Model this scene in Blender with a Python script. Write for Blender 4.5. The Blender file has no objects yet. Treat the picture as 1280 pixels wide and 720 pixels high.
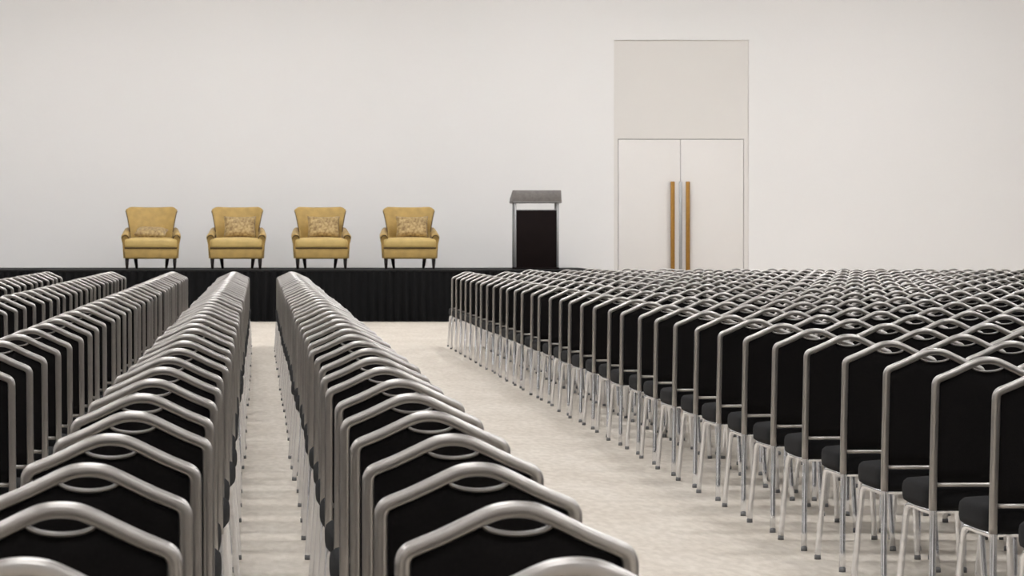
import bpy, bmesh, math, random
from mathutils import Vector, Matrix
random.seed(7)
scene = bpy.context.scene
try:
    scene.view_settings.view_transform = 'Standard'
    scene.view_settings.look = 'None'
except Exception as e:
    print(e)

F = 3700.0; CX = 323.0; CY = 297.0; H = 1.37
def PX(x, d): return (x-CX)*d/F
def PZ(y, d): return H-(y-CY)*d/F

# ---------------- materials ----------------
def srgb(r, g, b):
    def c(v):
        v /= 255.0
        return v/12.92 if v <= 0.04045 else ((v+0.055)/1.055)**2.4
    return (c(r), c(g), c(b), 1)

def mat(name, col, rough=0.6, metal=0.0, noise=0.0, nscale=20.0, bump=0.0, bscale=200.0,
        sheen=0.0, spec=0.5, col2=None, emis=None, estr=0, coord='Object', detail=4):
    m = bpy.data.materials.new(name); m.use_nodes = True
    nt = m.node_tree; b = nt.nodes['Principled BSDF']
    b.inputs['Base Color'].default_value = col
    b.inputs['Roughness'].default_value = rough
    b.inputs['Metallic'].default_value = metal
    b.inputs['Specular IOR Level'].default_value = spec
    if sheen:
        b.inputs['Sheen Weight'].default_value = sheen
        b.inputs['Sheen Roughness'].default_value = 0.5
    tc = nt.nodes.new('ShaderNodeTexCoord')
    if noise > 0 or col2:
        n = nt.nodes.new('ShaderNodeTexNoise'); n.inputs['Scale'].default_value = nscale
        n.inputs['Detail'].default_value = detail
        nt.links.new(tc.outputs[coord], n.inputs['Vector'])
        r = nt.nodes.new('ShaderNodeValToRGB')
        r.color_ramp.elements[0].position = 0.35; r.color_ramp.elements[1].position = 0.65
        c2 = col2 if col2 else tuple([c*(1-noise) for c in col[:3]]+[1])
        r.color_ramp.elements[0].color = c2; r.color_ramp.elements[1].color = col
        nt.links.new(n.outputs['Fac'], r.inputs['Fac'])
        nt.links.new(r.outputs['Color'], b.inputs['Base Color'])
    if bump > 0:
        n2 = nt.nodes.new('ShaderNodeTexNoise'); n2.inputs['Scale'].default_value = bscale
        nt.links.new(tc.outputs[coord], n2.inputs['Vector'])
        bp = nt.nodes.new('ShaderNodeBump'); bp.inputs['Strength'].default_value = bump
        bp.inputs['Distance'].default_value = 0.005
        nt.links.new(n2.outputs['Fac'], bp.inputs['Height'])
        nt.links.new(bp.outputs['Normal'], b.inputs['Normal'])
    if emis:
        b.inputs['Emission Color'].default_value = emis
        b.inputs['Emission Strength'].default_value = estr
    return m

M_wall = mat('wall_paint', srgb(237, 235, 233), 0.85, noise=0.012, nscale=0.4)
M_wall2 = mat('side_wall_paint', srgb(228, 226, 225), 0.85, noise=0.02, nscale=0.6)
M_ceil = mat('ceiling_paint', srgb(222, 221, 220), 0.9, noise=0.02, nscale=1)
M_panel = mat('door_transom_paint', srgb(226, 222, 217), 0.7, noise=0.01, nscale=2)
M_door = mat('door_leaf_paint', srgb(230, 226, 222), 0.6, noise=0.01, nscale=2)
M_brass = mat('brushed_brass', srgb(160, 116, 48), 0.4, 0.5, noise=0.15, nscale=30)
M_steel = mat('steel_strip', srgb(165, 165, 165), 0.35, 0.8, noise=0.05)
M_frame = mat('satin_aluminium', srgb(176, 172, 168), 0.36, 1.0, noise=0.06, nscale=40)
M_rim = mat('slot_rim_aluminium', srgb(140, 136, 132), 0.45, 1.0, noise=0.06, nscale=40)
M_chrome = mat('chrome_leg', srgb(240, 241, 244), 0.2, 1.0, noise=0.03, nscale=40)
M_fabric = mat('black_upholstery', (0.006, 0.005, 0.005, 1), 0.9, noise=0.3, nscale=120, bump=0.3, bscale=500, sheen=0.012, spec=0.12)
M_seatfab = mat('seat_upholstery', (0.008, 0.0075, 0.008, 1), 0.9, noise=0.3, nscale=120, bump=0.3, bscale=500, sheen=0.025, spec=0.12)
M_rubber = mat('rubber_glide', (0.16, 0.16, 0.16, 1), 0.7, noise=0.1)
M_skirt = mat('stage_skirt_cloth', (0.005, 0.005, 0.0055, 1), 0.85, noise=0.2, nscale=8, sheen=0.02, spec=0.15)
M_stage = mat('stage_deck', (0.010, 0.010, 0.010, 1), 0.8, noise=0.2, nscale=5, spec=0.2)
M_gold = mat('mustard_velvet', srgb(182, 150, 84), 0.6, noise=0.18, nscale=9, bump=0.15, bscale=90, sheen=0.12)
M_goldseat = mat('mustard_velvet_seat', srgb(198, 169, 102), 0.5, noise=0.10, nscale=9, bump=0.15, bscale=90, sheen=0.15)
M_seam = mat('piping_seam', srgb(80, 60, 26), 0.7, noise=0.1)
M_pillow = mat('brocade_pillow', srgb(188, 162, 110), 0.5, col2=srgb(126, 98, 54), nscale=24, bump=0.3, bscale=60, sheen=0.12, detail=6)
M_darkwood = mat('dark_wood_leg', srgb(28, 18, 14), 0.5, noise=0.3, nscale=15, spec=0.3)
M_lectop = mat('lectern_brushed_grey', srgb(122, 117, 113), 0.5, 0.3, noise=0.2, nscale=25)
M_lecpanel = mat('lectern_panel_brown', srgb(22, 13, 12), 0.7, noise=0.2, nscale=6, spec=0.12)
M_light = mat('light_diffuser', (1, 1, 1, 1), 0.5, noise=0.01, emis=(0.98, 0.985, 1.0, 1), estr=26.5)
M_lightframe = mat('light_frame', (0.7, 0.7, 0.7, 1), 0.5, noise=0.02)
M_dark = mat('door_gap_grey', (0.22, 0.21, 0.20, 1), 0.9, noise=0.05)

def carpet():
    m = bpy.data.materials.new('beige_carpet'); m.use_nodes = True
    nt = m.node_tree; b = nt.nodes['Principled BSDF']
    b.inputs['Roughness'].default_value = 0.95
    b.inputs['Specular IOR Level'].default_value = 0.1
    tc = nt.nodes.new('ShaderNodeTexCoord')
    n1 = nt.nodes.new('ShaderNodeTexNoise'); n1.inputs['Scale'].default_value = 1.3; n1.inputs['Detail'].default_value = 4
    mp = nt.nodes.new('ShaderNodeMapping'); mp.inputs['Scale'].default_value = (2.2, 0.6, 1)
    n2 = nt.nodes.new('ShaderNodeTexNoise'); n2.inputs['Scale'].default_value = 11; n2.inputs['Detail'].default_value = 6
    nt.links.new(tc.outputs['Object'], mp.inputs['Vector'])
    nt.links.new(mp.outputs['Vector'], n1.inputs['Vector']); nt.links.new(mp.outputs['Vector'], n2.inputs['Vector'])
    r1 = nt.nodes.new('ShaderNodeValToRGB')
    r1.color_ramp.elements[0].position = 0.35; r1.color_ramp.elements[1].position = 0.65
    r1.color_ramp.elements[0].color = srgb(194, 185, 173); r1.color_ramp.elements[1].color = srgb(203, 195, 184)
    nt.links.new(n1.outputs['Fac'], r1.inputs['Fac'])
    r2 = nt.nodes.new('ShaderNodeValToRGB')
    r2.color_ramp.elements[0].position = 0.38; r2.color_ramp.elements[1].position = 0.62
    r2.color_ramp.elements[0].color = (0.875, 0.865, 0.85, 1); r2.color_ramp.elements[1].color = (1, 1, 1, 1)
    nt.links.new(n2.outputs['Fac'], r2.inputs['Fac'])
    mx = nt.nodes.new('ShaderNodeMix'); mx.data_type = 'RGBA'; mx.blend_type = 'MULTIPLY'
    mx.inputs['Factor'].default_value = 1.0
    nt.links.new(r1.outputs['Color'], mx.inputs['A']); nt.links.new(r2.outputs['Color'], mx.inputs['B'])
    nt.links.new(mx.outputs['Result'], b.inputs['Base Color'])
    bp = nt.nodes.new('ShaderNodeBump'); bp.inputs['Strength'].default_value = 0.3; bp.inputs['Distance'].default_value = 0.006
    n3 = nt.nodes.new('ShaderNodeTexNoise'); n3.inputs['Scale'].default_value = 150
    nt.links.new(tc.outputs['Object'], n3.inputs['Vector'])
    nt.links.new(n3.outputs['Fac'], bp.inputs['Height']); nt.links.new(bp.outputs['Normal'], b.inputs['Normal'])
    return m
M_carpet = carpet()

# ---------------- mesh helper ----------------
class MB:
    def __init__(s):
        s.bm = bmesh.new(); s.mats = []
    def mi(s, m):
        if m not in s.mats: s.mats.append(m)
        return s.mats.index(m)
    def _new(s, tmp, m, smooth=True, mtx=None):
        i = s.mi(m)
        if mtx is not None: bmesh.ops.transform(tmp, matrix=mtx, verts=tmp.verts)
        vm = {}
        for v in tmp.verts: vm[v] = s.bm.verts.new(v.co)
        for f in tmp.faces:
            try: nf = s.bm.faces.new([vm[v] for v in f.verts])
            except ValueError: continue
            nf.material_index = i; nf.smooth = smooth
        tmp.free()
    def box(s, x0, x1, y0, y1, z0, z1, m, bev=0.0, seg=2, mtx=None, fn=None):
        t = bmesh.new(); bmesh.ops.create_cube(t, size=1)
        for v in t.verts:
            v.co = Vector(((x0+x1)/2+v.co.x*(x1-x0), (y0+y1)/2+v.co.y*(y1-y0), (z0+z1)/2+v.co.z*(z1-z0)))
        if fn:
            for v in t.verts: v.co = fn(v.co)
        if bev > 0:
            bmesh.ops.bevel(t, geom=list(t.edges), offset=bev, segments=seg, profile=0.5, affect='EDGES')
        s._new(t, m, bev > 0, mtx)
    def grid_solid(s, rows, m, closed_u=True, cap=True, mtx=None):
        t = bmesh.new(); R = [[t.verts.new(p) for p in r] for r in rows]
        n = len(rows[0])
        for a, b in zip(R[:-1], R[1:]):
            for i in range(n if closed_u else n-1):
                j = (i+1) % n
                t.faces.new((a[i], a[j], b[j], b[i]))
        if cap:
            t.faces.new(list(reversed(R[0]))); t.faces.new(R[-1])
        bmesh.ops.recalc_face_normals(t, faces=t.faces)
        s._new(t, m, True, mtx)
    def tube(s, pts, a, b, m, seg=10, up=Vector((0, 1, 0)), power=1.0):
        pts = [Vector(p) for p in pts]; rows = []
        for i, p in enumerate(pts):
            d = (pts[min(i+1, len(pts)-1)]-pts[max(i-1, 0)]).normalized()
            n = d.cross(up)
            if n.length < 1e-4: n = Vector((1, 0, 0))
            n.normalize(); q = n.cross(d).normalized()
            ring = []
            for k in range(seg):
                t = 2*math.pi*(k+0.5)/seg
                c, sn = math.cos(t), math.sin(t)
                c = math.copysign(abs(c)**power, c); sn = math.copysign(abs(sn)**power, sn)
                ring.append(p+n*(a*c)+q*(b*sn))
            rows.append(ring)
        s.grid_solid(rows, m)
    def mesh(s, name):
        me = bpy.data.meshes.new(name); s.bm.to_mesh(me); s.bm.free()
        for m in s.mats: me.materials.append(m)
        return me
    def obj(s, name, loc=(0, 0, 0)):
        o = bpy.data.objects.new(name, s.mesh(name)); o.location = loc
        scene.collection.objects.link(o); return o

def smoothpath(pts, n=4):
    P = [Vector(p) for p in pts]; P = [2*P[0]-P[1]]+P+[2*P[-1]-P[-2]]
    out = []
    for i in range(1, len(P)-2):
        for k in range(n):
            t = k/n; a, b, c, d = P[i-1:i+3]
            out.append(0.5*((2*b)+(c-a)*t+(2*a-5*b+4*c-d)*t*t+(3*b-a-3*c+d)*t**3))
    out.append(P[-2]); return out

# ---------------- room shell ----------------
WALL_D = 52.0; XL, XR = -10.0, 17.0; YB = -5.0; ZC = 7.6
def simple(name, x0, x1, y0, y1, z0, z1, m):
    b = MB(); b.box(x0, x1, y0, y1, z0, z1, m); return b.obj(name)
simple('floor', XL, XR, YB, WALL_D+0.4, -0.1, 0.0, M_carpet)
simple('ceiling', XL, XR, YB, WALL_D+0.4, ZC, ZC+0.1, M_ceil)
simple('wall_left', XL-0.1, XL, YB, WALL_D+0.4, 0, ZC, M_wall2)
simple('wall_right', XR, XR+0.1, YB, WALL_D+0.4, 0, ZC, M_wall2)
simple('wall_back', XL, XR, YB-0.1, YB, 0, ZC, M_wall2)
ox0, ox1, oz = PX(767.5, WALL_D), PX(936, WALL_D), PZ(50, WALL_D)
b = MB()
b.box(XL, ox0, WALL_D, WALL_D+0.2, 0, ZC, M_wall)
b.box(ox1, XR, WALL_D, WALL_D+0.2, 0, ZC, M_wall)
b.box(ox0, ox1, WALL_D, WALL_D+0.2, oz, ZC, M_wall)
b.obj('wall_front')
# door set
dx0, dx1, dz = PX(773, WALL_D), PX(930, WALL_D), PZ(174, WALL_D)
dxc = PX(851, WALL_D)
par = bpy.data.objects.new('door_1', None); scene.collection.objects.link(par)
def child(bld, name, p):
    o = bld.obj(name); o.parent = p; return o
b = MB()
RC = 0.035
b.box(ox0, ox1, WALL_D+RC, WALL_D+0.2, dz+0.005, oz, M_panel)
b.box(ox0, dx0-0.004, WALL_D+RC, WALL_D+0.2, 0, dz+0.005, M_panel)
b.box(dx1+0.004, ox1, WALL_D+RC, WALL_D+0.2, 0, dz+0.005, M_panel)
b.box(ox0, ox1, WALL_D+0.10, WALL_D+0.2, 0, dz+0.005, M_dark)
child(b, 'frame_and_transom', par)
b = MB(); b.box(dx0+0.004, dxc-0.004, WALL_D+RC, WALL_D+0.09, 0.01, dz-0.006, M_door, 0.003); child(b, 'leaf_left', par)
b = MB(); b.box(dxc+0.004, dx1-0.004, WALL_D+RC, WALL_D+0.09, 0.01, dz-0.006, M_door, 0.003); child(b, 'leaf_right', par)
b = MB(); b.box(dxc-0.028, dxc+0.028, WALL_D+RC-.012, WALL_D+RC, 0.02, PZ(227, WALL_D), M_steel, 0.003); child(b, 'meeting_plate', par)
for nm, px in (('handle_left', 840.5), ('handle_right', 859.5)):
    hx = PX(px, WALL_D); b = MB()
    b.box(hx-0.036, hx+0.036, WALL_D-0.05, WALL_D-0.01, 0.35, PZ(227, WALL_D), M_brass, 0.006)
    for z in (0.6, 1.35, 2.1): b.box(hx-0.012, hx+0.012, WALL_D-0.01, WALL_D+RC, z, z+0.03, M_brass)
    child(b, nm, par)
M_base = mat('baseboard_paint', srgb(215, 211, 206), 0.6, noise=0.02)
b = MB(); b.box(5.7, ox0-0.02, WALL_D-0.015, WALL_D, 0, 0.12, M_base); b.box(ox1+0.02, XR, WALL_D-0.015, WALL_D, 0, 0.12, M_base)
b.obj('baseboard_front')

# ceiling lights
def light_panel(x, y, sx, sy):
    b = MB()
    z = ZC
    b.box(x-sx/2, x+sx/2, y-sy/2, y+sy/2, z-0.05, z-0.03, M_light)
    t = 0.05
    for (a0, a1, c0, c1) in ((x-sx/2-t, x-sx/2, y-sy/2-t, y+sy/2+t), (x+sx/2, x+sx/2+t, y-sy/2-t, y+sy/2+t),
                             (x-sx/2, x+sx/2, y-sy/2-t, y-sy/2), (x-sx/2, x+sx/2, y+sy/2, y+sy/2+t)):
        b.box(a0, a1, c0, c1, z-0.07, z, M_lightframe)
    b.obj('ceiling_light_panel')
for y in (0, 7, 14, 21, 28, 35, 41, 47):
    for x in (-6.5, -0.5, 5.5, 11.5):
        light_panel(x, y, 1.6 if (y == 47 and x == -6.5) else 2.2, 1.0)

# ---------------- stage ----------------
SF = 48.2; SZ = PZ(337.5, SF); SX0, SX1 = -6.4, 5.6
b = MB()
b.box(SX0, SX1, SF, WALL_D-0.02, SZ-0.05, SZ, M_stage)
b.box(SX0+0.1, SX1-0.1, SF+0.12, WALL_D-0.1, 0, SZ-0.05, M_stage)
def skirt(p0, p1, nrm):
    p0 = Vector(p0); p1 = Vector(p1); nrm = Vector(nrm); L = (p1-p0).length; n = int(L/0.0125)
    t = bmesh.new(); prev = None
    for i in range(n+1):
        s_ = i/n; ph = s_*L/0.135*2*math.pi
        amp = 0.03*(0.8+0.3*math.sin(s_*L*3.1))
        col = []
        for k, z in enumerate((0.005, 0.4*SZ, 0.8*SZ, SZ-0.01)):
            am = amp*(1.1, 1.0, 0.75, 0.35)[k]
            o = am*(math.sin(ph+0.3*math.sin(s_*17+k*.3)))
            p = p0.lerp(p1, s_)+nrm*(0.02+am+o*0.98); col.append(t.verts.new((p.x, p.y, z)))
        if prev:
            for k in range(3): t.faces.new((prev[k], col[k], col[k+1], prev[k+1]))
        prev = col
    b._new(t, M_skirt, True)
skirt((SX0, SF, 0), (SX1, SF, 0), (0, -1, 0))
skirt((SX1, SF, 0), (SX1, WALL_D-0.05, 0), (1, 0, 0))
skirt((SX0, WALL_D-0.05, 0), (SX0, SF, 0), (-1, 0, 0))
b.box(SX0-0.03, SX1+0.03, SF-0.035, SF, SZ-0.03, SZ, M_stage, 0.004)
b.obj('stage')

# ---------------- banquet chair ----------------
def lean(z): return -(max(z-0.45, 0))*0.11
def build_chair():
    b = MB()
    half = [(.182, .40), (.182, .55), (.182, .70), (.182, .80), (.182, .842), (.1805, .856), (.174, .867), (.161, .874),
            (.125, .889), (.085, .908), (.052, .924), (.028, .933), (0, .936)]
    def P(x, z): return Vector((x, lean(z), z))
    L = [P(-x, z) for x, z in half]; R = [P(x, z) for x, z in reversed(half[:-1])]
    path = L+R
    sp = smoothpath(path, 3)
    b.tube(sp, 0.0135, 0.0145, M_frame, seg=12, power=0.75)
    rim = [P(-.058, .916), P(-.050, .906), P(-.030, .899), P(0, .896), P(.030, .899), P(.050, .906), P(.058, .916)]
    b.tube(smoothpath(rim, 3), 0.0042, 0.012, M_rim, seg=8)
    b.tube([P(-.17, .492), P(-.08, .492), P(.08, .492), P(.17, .492)], 0.009, 0.010, M_frame, seg=10)
    xs = [-.172+.344*i/34 for i in range(35)]
    def railz(x):
        x = abs(x); h = half
        for (x0, z0), (x1, z1) in zip(h[3:-1], h[4:]):
            if x1 <= x <= x0 and x0 != x1: return z0+(z1-z0)*(x0-x)/(x0-x1)
        return .86
    def topz(x):
        if abs(x) < .056: return .896+0.014*(abs(x)/.056)**3
        return railz(x)-.006
    NZ = 8
    t = bmesh.new(); G = {}
    for side in (0, 1):
        for i, x in enumerate(xs):
            tz = topz(x)
            for k in range(NZ+1):
                z = .50+(tz-.50)*k/NZ
                u = (1-(abs(x)/.172)**4); w = 1-abs(2*k/NZ-1)**4
                bul = 0.006+0.010*u*w
                y = lean(z)+(-bul*0.55 if side == 0 else bul*2.0)
                G[side, i, k] = t.verts.new((x, y, z))
    n = len(xs)
    for i in range(n-1):
        for k in range(NZ):
            t.faces.new((G[0, i, k], G[0, i+1, k], G[0, i+1, k+1], G[0, i, k+1]))
            t.faces.new((G[1, i, k], G[1, i, k+1], G[1, i+1, k+1], G[1, i+1, k]))
        t.faces.new((G[0, i, NZ], G[0, i+1, NZ], G[1, i+1, NZ], G[1, i, NZ]))
        t.faces.new((G[0, i, 0], G[1, i, 0], G[1, i+1, 0], G[0, i+1, 0]))
    b._new(t, M_fabric, True)
    rows = []
    outline = []
    for i in range(40):
        a = 2*math.pi*i/40; c, s_ = math.cos(a), math.sin(a)
        x = math.copysign(abs(c)**.35, c); y = math.copysign(abs(s_)**.35, s_)
        outline.append((x, y))
    def ring(scale, z):
        r = []
        for x, y in outline:
            w = 0.192+0.022*(y*.5+.5)
            r.append(Vector((x*w*scale, 0.228+y*0.225*scale, z)))
        return r
    for sc, z in ((.93, .400), (.985, .407), (1.0, .425), (1.0, .455), (.985, .472), (.93, .484), (.7, .492), (.3, .495)):
        rows.append(ring(sc, z))
    b.grid_solid(rows, M_seatfab)
    for sx in (-1, 1):
        front = [(sx*.172, .03, .392), (sx*.176, .20, .390), (sx*.180, .33, .390), (sx*.184, .372, .384), (sx*.188, .392, .362),
                 (sx*.191, .400, .32), (sx*.205, .425, .12), (sx*.212, .437, .012)]
        b.tube(smoothpath(front, 3), 0.0125, 0.0125, M_chrome, seg=10, up=Vector((1, 0, 0)))
        rear = [(sx*.182, 0.0, .46), (sx*.182, -.002, .36), (sx*.187, -.016, .22), (sx*.194, -.045, .012)]
        b.tube(smoothpath(rear, 3), 0.0125, 0.0125, M_chrome, seg=10, up=Vector((1, 0, 0)))
        b.tube([(sx*.212, .437, 0), (sx*.212, .437, .018)], .014, .014, M_rubber, seg=8)
        b.tube([(sx*.194, -.046, 0), (sx*.194, -.045, .018)], .014, .014, M_rubber, seg=8)
    b.tube([(-.18, .33, .390), (.18, .33, .390)], .009, .009, M_chrome, seg=8)
    b.tube([(-.175, .06, .392), (.175, .06, .392)], .009, .009, M_chrome, seg=8)
    return b.mesh('banquet_chair')
chair_me = build_chair()
coll = bpy.data.collections.new('banquet_seating'); scene.collection.children.link(coll)
D0 = 5.60; PITCH = 0.82
def place_chair(x, d):
    o = bpy.data.objects.new('banquet_chair', chair_me)
    o.location = (x+random.uniform(-.008, .008), d+random.uniform(-.012, .012), 0)
    o.rotation_euler = (0, 0, math.radians(random.uniform(-1.2, 1.2)))
    coll.objects.link(o)
left_cols = [0.42, -0.31, -1.06, -1.84, -2.62, -3.40, -4.18]
RSP = 0.50
right_cols = [2.585+RSP*i for i in range(17)]
for x in left_cols:
    for k in range(-2, 39): place_chair(x, D0+PITCH*k)
for i, x in enumerate(right_cols):
    for k in range(-2, 44):
        if k > 38 and i < 2: continue
        if k > 41 and i < 4: continue
        place_chair(x, D0+PITCH*k)

# ---------------- armchairs ----------------
def armchair_mesh(pillow):
    b = MB()
    NU, NV = 20, 14
    def pt(u, v, side):
        w = .335+.100*(v**1.3)
        zc = .36+.655*v
        top = 0.012*(abs(u)**2)*v - 0.05*max(0, abs(u)-.86)/.14*(v**6)
        z = zc+top
        wrap = -.17*(abs(u)**3)*(1-.25*v)
        y = .22+.15*v+wrap
        th = .10*(1-.35*abs(u)**4)*(1-.25*v)
        tuft = -0.02*math.cos(u*math.pi/2)*math.sin(min(v*1.0, 1)*math.pi)
        if side == 0: return Vector((u*w, y+tuft, z))
        return Vector((u*w*1.01, y+th, z))
    rows = []
    for k in range(NV+1):
        v = k/NV; ring = []
        for i in range(NU+1): ring.append(pt(-1+2*i/NU, v, 0))
        for i in range(NU+1): ring.append(pt(1-2*i/NU, v, 1))
        rows.append(ring)
    base = rows[-1]; c = [0.5*(base[i]+base[2*NU+1-i]) for i in range(NU+1)]
    for q, dz_ in ((.8, .014), (.45, .024), (.1, .028)):
        ring = []
        for i in range(2*NU+2):
            ci = c[i] if i <= NU else c[2*NU+1-i]
            p = ci.lerp(base[i], q); p = Vector((p.x*(.985+.015*q), p.y, p.z+dz_)); ring.append(p)
        rows.append(ring)
    b.grid_solid(rows, M_gold)
    for s_ in (-1, 1):
        b.tube([pt(s_, k/10, 0)+Vector((0, -.004, 0)) for k in range(4, 11)], .008, .008, M_seam, seg=6)
    for s_ in (-1, 1):
        rows = []
        for y, top, xo, sc in ((-.30, .535, .0, .75), (-.325, .575, .0, .95), (-.30, .595, 0.006, 1), (-.1, .605, .008, 1), (.1, .632, .003, 1), (.27, .70, -.03, 1)):
            ring = []
            cx = .43+xo; r = .064
            prof = [(-.052, .18), (-.052, .42), (-.058, top-.10)]
            for a in range(0, 181, 20):
                prof.append((-r*math.cos(math.radians(a)), top-r+r*math.sin(math.radians(a))))
            prof += [(.056, top-.11), (.040, .42), (.025, .18)]
            for px_, pz in prof:
                ring.append(Vector((s_*(cx+px_*sc), y, pz)))
            rows.append(ring)
        b.grid_solid(rows, M_gold)
        pts = [Vector((s_*(.43-.062*math.cos(math.radians(a))*.9), -.328, .51+.062*math.sin(math.radians(a))*.9)) for a in range(0, 181, 20)]
        b.tube(pts, .008, .008, M_seam, seg=6)
    b.box(-.455, .455, -.36, .34, .17, .355, M_gold, .03, 3,
          fn=lambda c: Vector((c.x*(1 if c.z > .3 else .965), c.y, c.z)))
    b.box(-.44, .44, -.372, -.34, .342, .362, M_seam, .003)
    rows = []
    def sring(sc, z):
        r = []
        for i in range(48):
            a = 2*math.pi*i/48; c_, n_ = math.cos(a), math.sin(a)
            x = math.copysign(abs(c_)**.3, c_); y = math.copysign(abs(n_)**.3, n_)
            xx = x*.45*sc if y < -.6 else x*.37*sc
            r.append(Vector((xx, -.085+y*.295*sc, z)))
        return r
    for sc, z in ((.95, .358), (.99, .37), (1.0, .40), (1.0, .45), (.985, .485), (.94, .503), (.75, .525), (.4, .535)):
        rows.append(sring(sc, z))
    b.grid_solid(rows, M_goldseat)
    for sx in (-1, 1):
        for (x, y, dx_, dy_) in ((.40, -.30, .0, -.02), (.27, .27, -.02, .05)):
            rows = []
            for z, w, f in ((.175, .034, 0), (.09, .028, .5), (0, .020, 1)):
                cx, cy = sx*(x+dx_*f), y+dy_*f
                rows.append([Vector((cx+w*math.cos(a), cy+w*math.sin(a), z)) for a in [math.pi/4+math.pi/4*j for j in range(8)]])
            b.grid_solid(rows, M_darkwood)
    def pil(mtx):
        N = 16
        t = bmesh.new(); V = {}
        for sd in (-1, 1):
            for i in range(N+1):
                for j in range(N+1):
                    u = -1+2*i/N; v = -1+2*j/N
                    px_ = u*.275*(1-.07*(1-abs(v)**2)*abs(u)); pz = v*.19*(1-.08*(1-abs(u)**2)*abs(v))
                    h = .075*((1-u**4)*(1-v**4))**.6
                    V[sd, i, j] = t.verts.new((px_, sd*h, pz))
        for sd in (-1, 1):
            for i in range(N):
                for j in range(N):
                    q = (V[sd, i, j], V[sd, i+1, j], V[sd, i+1, j+1], V[sd, i, j+1])
                    t.faces.new(q if sd < 0 else tuple(reversed(q)))
        bmesh.ops.remove_doubles(t, verts=t.verts, dist=.0005)
        b._new(t, M_pillow, True, mtx)
    if pillow == 'up':
        pil(Matrix.Translation((.05, .06, .705)) @ Matrix.Rotation(math.radians(-16), 4, 'X'))
    else:
        pil(Matrix.Translation((.0, -.08, .615)) @ Matrix.Rotation(math.radians(-74), 4, 'X') @ Matrix.Rotation(math.radians(8), 4, 'Y'))
    return b.mesh('wingback_armchair')
am_up = armchair_mesh('up'); am_flat = armchair_mesh('flat')
AD = 50.0
for px, me, rz in ((189, am_flat, 1), (296, am_up, -1.5), (401, am_up, 1), (511.5, am_up, -1)):
    o = bpy.data.objects.new('wingback_armchair', me)
    o.location = (PX(px, AD), AD, SZ); o.rotation_euler = (0, 0, math.radians(rz)); scene.collection.objects.link(o)

# ---------------- lectern ----------------
LD = 49.8
x0, x1 = PX(638, LD), PX(700, LD)
lx = (PX(643, LD)+PX(696, LD))/2; hw = (PX(696, LD)-PX(643, LD))/2
def Z(y): return PZ(y, LD)
b = MB()
zt, zm, zb = Z(238), Z(254), SZ
def fn(c):
    x, y, z = c
    if z > (zt+zm)/2:
        if y > 0: z = z-.13
        x = x*0.975
    return Vector((x, y, z))
b.box(-(x1-x0)/2, (x1-x0)/2, -.22, .30, zm, zt, M_lectop, .006, 2, fn=fn)
b.box(-(x1-x0)/2+.02, (x1-x0)/2-.02, -.225, -.215, zm+.012, zm+.022, M_steel)
for s_ in (-1, 1):
    b.box(s_*hw-.018, s_*hw+.018, -.17, -.13, zb+.02, zm, M_steel, .004)
    b.box(s_*hw-.022, s_*hw+.022, .15, .19, zb+.02, zm, M_steel, .004)
    b.box(s_*(hw-.012)-.006, s_*(hw-.012)+.006, -.13, .15, zb+.03, Z(263), M_lecpanel)
b.box(-hw+.018, hw-.018, -.16, -.14, zb+.03, Z(263), M_lecpanel, .003)
b.box(-hw+.018, hw-.018, -.158, -.142, Z(263), Z(262), M_steel)
b.box(-hw-.02, hw+.02, -.2, .22, zb, zb+.03, M_lecpanel, .005)
o = b.obj('lectern', (lx, LD, 0))

# ---------------- world + camera ----------------
w = bpy.data.worlds.new('World'); scene.world = w; w.use_nodes = True
w.node_tree.nodes['Background'].inputs[0].default_value = (0.8, 0.8, 0.8, 1)
w.node_tree.nodes['Background'].inputs[1].default_value = 0.3
cam = bpy.data.cameras.new('camera'); co = bpy.data.objects.new('camera', cam); scene.collection.objects.link(co)
co.location = (0, 0, H); co.rotation_euler = (math.radians(90), 0, 0)
cam.sensor_width = 36; cam.sensor_fit = 'HORIZONTAL'; cam.lens = F/1280*36
cam.shift_x = (640-CX)/1280; cam.shift_y = -(360-CY)/1280
cam.clip_end = 200
cam.dof.use_dof = True; cam.dof.focus_distance = 14.0; cam.dof.aperture_fstop = 18
scene.camera = co
